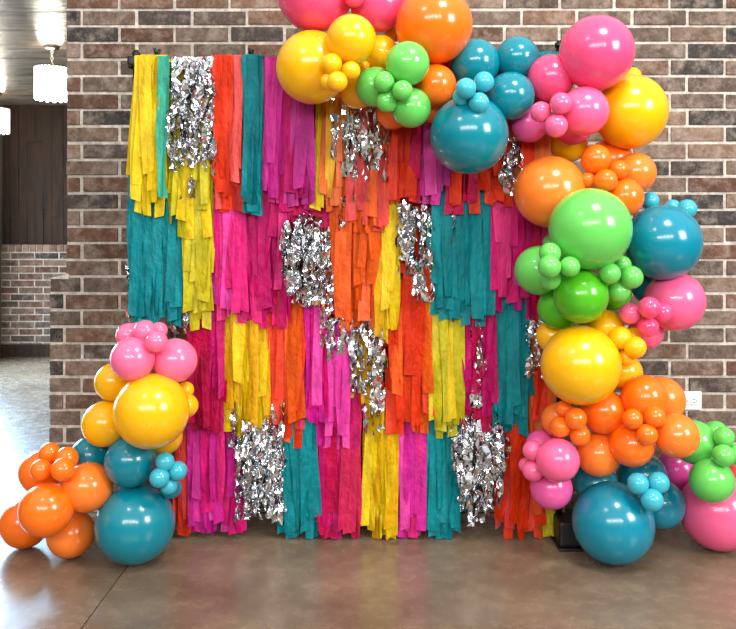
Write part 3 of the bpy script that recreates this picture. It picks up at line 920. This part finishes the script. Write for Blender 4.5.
BLL = [
    (132.5, 359, 22, 'blush', .8, 'medium pink balloon, left one of two on top of the lower left pile'),
    (175, 360.5, 22.2, 'blush', .8, 'medium pink balloon, right one of two on top of the lower left pile'),
    (141, 343, 21.5, 'blush', 1.6, 'pink balloon behind the two front ones at the top of the lower left pile'),
    (128.4, 335.5, 12.5, 'blush', .9, 'small pink balloon, leftmost of the crown on the lower left pile'),
    (145, 331.5, 11.5, 'blush', .8, 'small pink balloon, middle of the crown on the lower left pile'),
    (156.5, 341.5, 11, 'blush', .3, 'small pink balloon, front one nestled between the two medium left pink ones'),
    (159, 330.5, 8.5, 'blush', 1.3, 'tiny pink balloon, rear right of the crown on the lower left pile'),
    (151.6, 411, 37.4, 'yellow', .5, 'large yellow balloon in the middle of the lower left pile'),
    (114, 382, 19.2, 'yellow', 1.3, 'yellow balloon at the upper left of the large left yellow one'),
    (105, 423.8, 22.8, 'yellow', 1.1, 'yellow balloon at the lower left of the large left yellow one'),
    (186.3, 405.6, 12, 'yellow', 1.2, 'small yellow balloon sticking out right of the large left yellow one'),
    (185.5, 390, 8.5, 'yellow', 1.5, 'tiny yellow balloon at the upper right of the large left yellow one'),
    (164, 436, 18.5, 'yellow', 1.5, 'yellow balloon below and behind the large left yellow one'),
    (90, 456, 19.5, 'teal', 1.6, 'medium teal balloon behind the left orange bunch'),
    (130.4, 461.3, 25.5, 'teal', 1.0, 'medium teal balloon between the large left yellow and the big left teal one'),
    (165, 461.6, 9.3, 'turquoise', .5, 'small turquoise balloon, topmost of the cluster at the left teal balloons'),
    (177.7, 470.8, 9.5, 'turquoise', .5, 'small turquoise balloon, rightmost of the cluster at the left teal balloons'),
    (159.5, 477.6, 10, 'turquoise', .3, 'small turquoise balloon, front left of the cluster at the left teal balloons'),
    (169, 486, 8.4, 'turquoise', .6, 'small turquoise balloon, lowest of the cluster at the left teal balloons'),
    (171, 488, 10.5, 'teal', 1.3, 'teal balloon barely showing behind the left turquoise cluster'),
    (135.3, 523.8, 39.2, 'teal', .8, 'big teal balloon on the floor at the lower left'),
    (87.5, 487, 24.5, 'tangerine', 1.1, 'light orange balloon next to the big left teal one'),
    (46.5, 509.7, 26.8, 'orange', .3, 'big orange balloon in front of the left orange bunch'),
    (25, 523.5, 24.2, 'orange', 1.1, 'orange balloon on the floor at the far left'),
    (71, 533.8, 23.6, 'tangerine', 1.0, 'light orange balloon on the floor left of the big left teal one'),
    (40.5, 472, 21, 'orange', 1.4, 'orange balloon at the upper left of the left orange bunch'),
    (49.7, 453, 10.5, 'orange', .8, 'small orange balloon, topmost of the left orange bunch'),
    (66.6, 458.5, 11.6, 'orange', .7, 'small orange balloon, upper right one of the cluster on the left orange bunch'),
    (41, 470, 10.6, 'orange', .3, 'small orange balloon, left one of the cluster on the left orange bunch'),
    (63, 469.5, 11.6, 'orange', .25, 'small orange balloon, lower right one of the cluster on the left orange bunch'),
]
# which ones stand on the floor
items = [list(b_) + [G_ARCH] for b_ in BL] + [list(b_) + [G_LEFT] for b_ in BLL]
N = len(items)
FLOOR = {i for i, it in enumerate(items) if 'on the floor' in it[5]}
SQ = 0.2                       # neighbours press into each other a little


def ycurtain(px, py, r):
    """Deepest allowed back of a ball: the curtain's face in front of it, else the brick wall."""
    if 118 < px < 560 and py + r > 62:
        return 3.245
    return 3.60


prior = []
for it in items:
    px, py, r, col, ly, lab, g = it
    if items.index(it) in FLOOR:
        Y = CAM_Z * F / (py - HY + r)
    else:
        Y = 2.96 + .115 * ly
    prior.append(Y)
Yd = list(prior)
for step in range(600):
    k = max(0.0, 0.12 * (1 - step / 350))
    for i in range(N):
        if i not in FLOOR:
            Yd[i] += (prior[i] - Yd[i]) * k * .25
    for i in range(N):
        a = items[i]
        for j in range(i + 1, N):
            b2 = items[j]
            dpx = math.hypot(a[0] - b2[0], a[1] - b2[1])
            if dpx > (a[2] + b2[2]):
                continue
            Ra, Rb = a[2] * Yd[i] / F, b2[2] * Yd[j] / F
            Lt = dpx * (Yd[i] + Yd[j]) / 2 / F
            need2 = (Ra + Rb - SQ * min(Ra, Rb)) ** 2 - Lt ** 2
            if need2 <= 0:
                continue
            need = math.sqrt(need2)
            sgn = 1 if a[4] <= b2[4] else -1        # a nearer than b
            gap = (Yd[j] - Yd[i]) * sgn
            if gap >= need:
                continue
            e = (need - gap) * .8
            wi = 0 if i in FLOOR else (1 / (a[2] + 8))
            wj = 0 if j in FLOOR else (1 / (b2[2] + 8))
            if wi + wj == 0:
                continue
            Yd[i] -= sgn * e * wi / (wi + wj)
            Yd[j] += sgn * e * wj / (wi + wj)
    for i in range(N):
        if i in FLOOR:
            continue
        px, py, r = items[i][:3]
        R = r * Yd[i] / F
        Yd[i] = min(max(Yd[i], 2.62), ycurtain(px, py, r) - R)

balloon_mesh = {}


def balloon_me(col):
    if col in balloon_mesh:
        return balloon_mesh[col]
    prof = [(0, 1)]
    n = 22
    for k in range(1, n):
        t = math.pi * k / n
        r_, z_ = math.sin(t), math.cos(t)
        if t > math.pi * .72:
            q = (t - math.pi * .72) / (math.pi * .28)
            z_ -= .16 * q * q
            r_ = max(r_, .05)
        prof.append((r_, z_))
    prof += [(.045, -1.19), (.04, -1.22), (.075, -1.235), (.085, -1.26), (.05, -1.275), (.045, -1.30), (.075, -1.35), (.07, -1.355), (0, -1.31)]
    bm = bmesh.new()
    add_lathe(bm, prof, 40)
    bmesh.ops.recalc_face_normals(bm, faces=bm.faces)
    me = bpy.data.meshes.new('balloon')
    bm.to_mesh(me)
    bm.free()
    for p in me.polygons:
        p.use_smooth = True
    me.materials.append(M['b_' + col])
    balloon_mesh[col] = me
    return me


rnd = random.Random(2)
for i, it in enumerate(items):
    px, py, r, col, ly, lab, g = it
    Y = Yd[i]
    R = r * Y / F
    o = bpy.data.objects.new('balloon', balloon_me(col))
    C.objects.link(o)
    p = at(px, py, Y)
    if i in FLOOR:
        p.z = R + .001
    o.location = p
    o.scale = (R, R, R)
    # crown of the balloon faces out, the knot goes back into the garland
    d = Vector((rnd.uniform(-.35, .35), -1, rnd.uniform(-.1, .45)))
    o.rotation_euler = d.to_track_quat('Z', 'Y').to_euler()
    tag(o, lab, 'balloon', g)
# ---------------------------------------------------------- light and camera
def area(name, loc, target, sx, sy, power, col=(1, 1, 1)):
    li = bpy.data.lights.new(name, 'AREA')
    li.shape = 'RECTANGLE'
    li.size, li.size_y = sx, sy
    li.energy = power
    li.color = col
    o = bpy.data.objects.new(name, li)
    C.objects.link(o)
    o.location = loc
    d = Vector(target) - Vector(loc)
    o.rotation_euler = d.to_track_quat('-Z', 'Y').to_euler()
    return o


# daylight through the glazed opening of the left room
area('daylight_left', (LEFT_X + .06, (WY0 + WY1) / 2, (WZ0 + WZ1) / 2), (-1.6, (WY0 + WY1) / 2 - .6, -.6), WY1 - WY0 - .2, WZ1 - WZ0 - .2, 330, (.46, .72, 1)).data.spread = math.radians(125)
# windows and ceiling lamps of the hall behind the camera
for x in (-3.4, -2.1, -.8, .5, 1.8):
    area('hall_window', (x, -4.0, 3.4), (x * .4, 3.4, 1.0), .7, 1.0, 62, (1, .98, .95))
area('hall_ceiling_lamp', (1.2, 1.3, 4.2), (.5, 3.3, .9), .7, .7, 85, (1, .95, .88))
area('hall_ceiling_lamp', (-1.6, .6, 4.2), (-.5, 3.3, .9), .5, .5, 20, (1, .95, .88))
area('hall_side_window', (4.2, -.6, 2.9), (.6, 3.4, 1.0), 1.6, 1.8, 215, (1, .98, .95))

w = bpy.data.worlds.new('hall')
bpy.context.scene.world = w
w.use_nodes = True
nt = w.node_tree
bg = nt.nodes['Background']
tc = nt.nodes.new('ShaderNodeTexCoord')
sp = nt.nodes.new('ShaderNodeSeparateXYZ')
nt.links.new(tc.outputs['Generated'], sp.inputs[0])
mr = nt.nodes.new('ShaderNodeMapRange')
mr.inputs['From Min'].default_value = -1
nt.links.new(sp.outputs['Z'], mr.inputs['Value'])
rp = ramp(nt, mr.outputs['Result'], [(0.3, (.16, .135, .11, 1)), (0.5, (.10, .10, .10, 1)), (0.62, (.50, .50, .50, 1)), (0.85, (.98, .97, .95, 1))])
nt.links.new(rp.outputs['Color'], bg.inputs['Color'])
bg.inputs['Strength'].default_value = 1.0

cam = bpy.data.cameras.new('camera')
cam.sensor_fit = 'HORIZONTAL'
cam.sensor_width = 36.0
cam.lens = F / 736 * 36.0
cam.shift_y = -(314.5 - HY) / 736
cam.clip_start = 0.05
co = bpy.data.objects.new('camera', cam)
C.objects.link(co)
co.location = (0, 0, CAM_Z)
co.rotation_euler = (math.pi / 2, 0, 0)
sc = bpy.context.scene
sc.camera = co
sc.view_settings.view_transform = 'Standard'
sc.view_settings.look = 'None'
sc.view_settings.gamma = 1
sc.view_settings.exposure = 0.0
sc.view_settings.use_curve_mapping = False
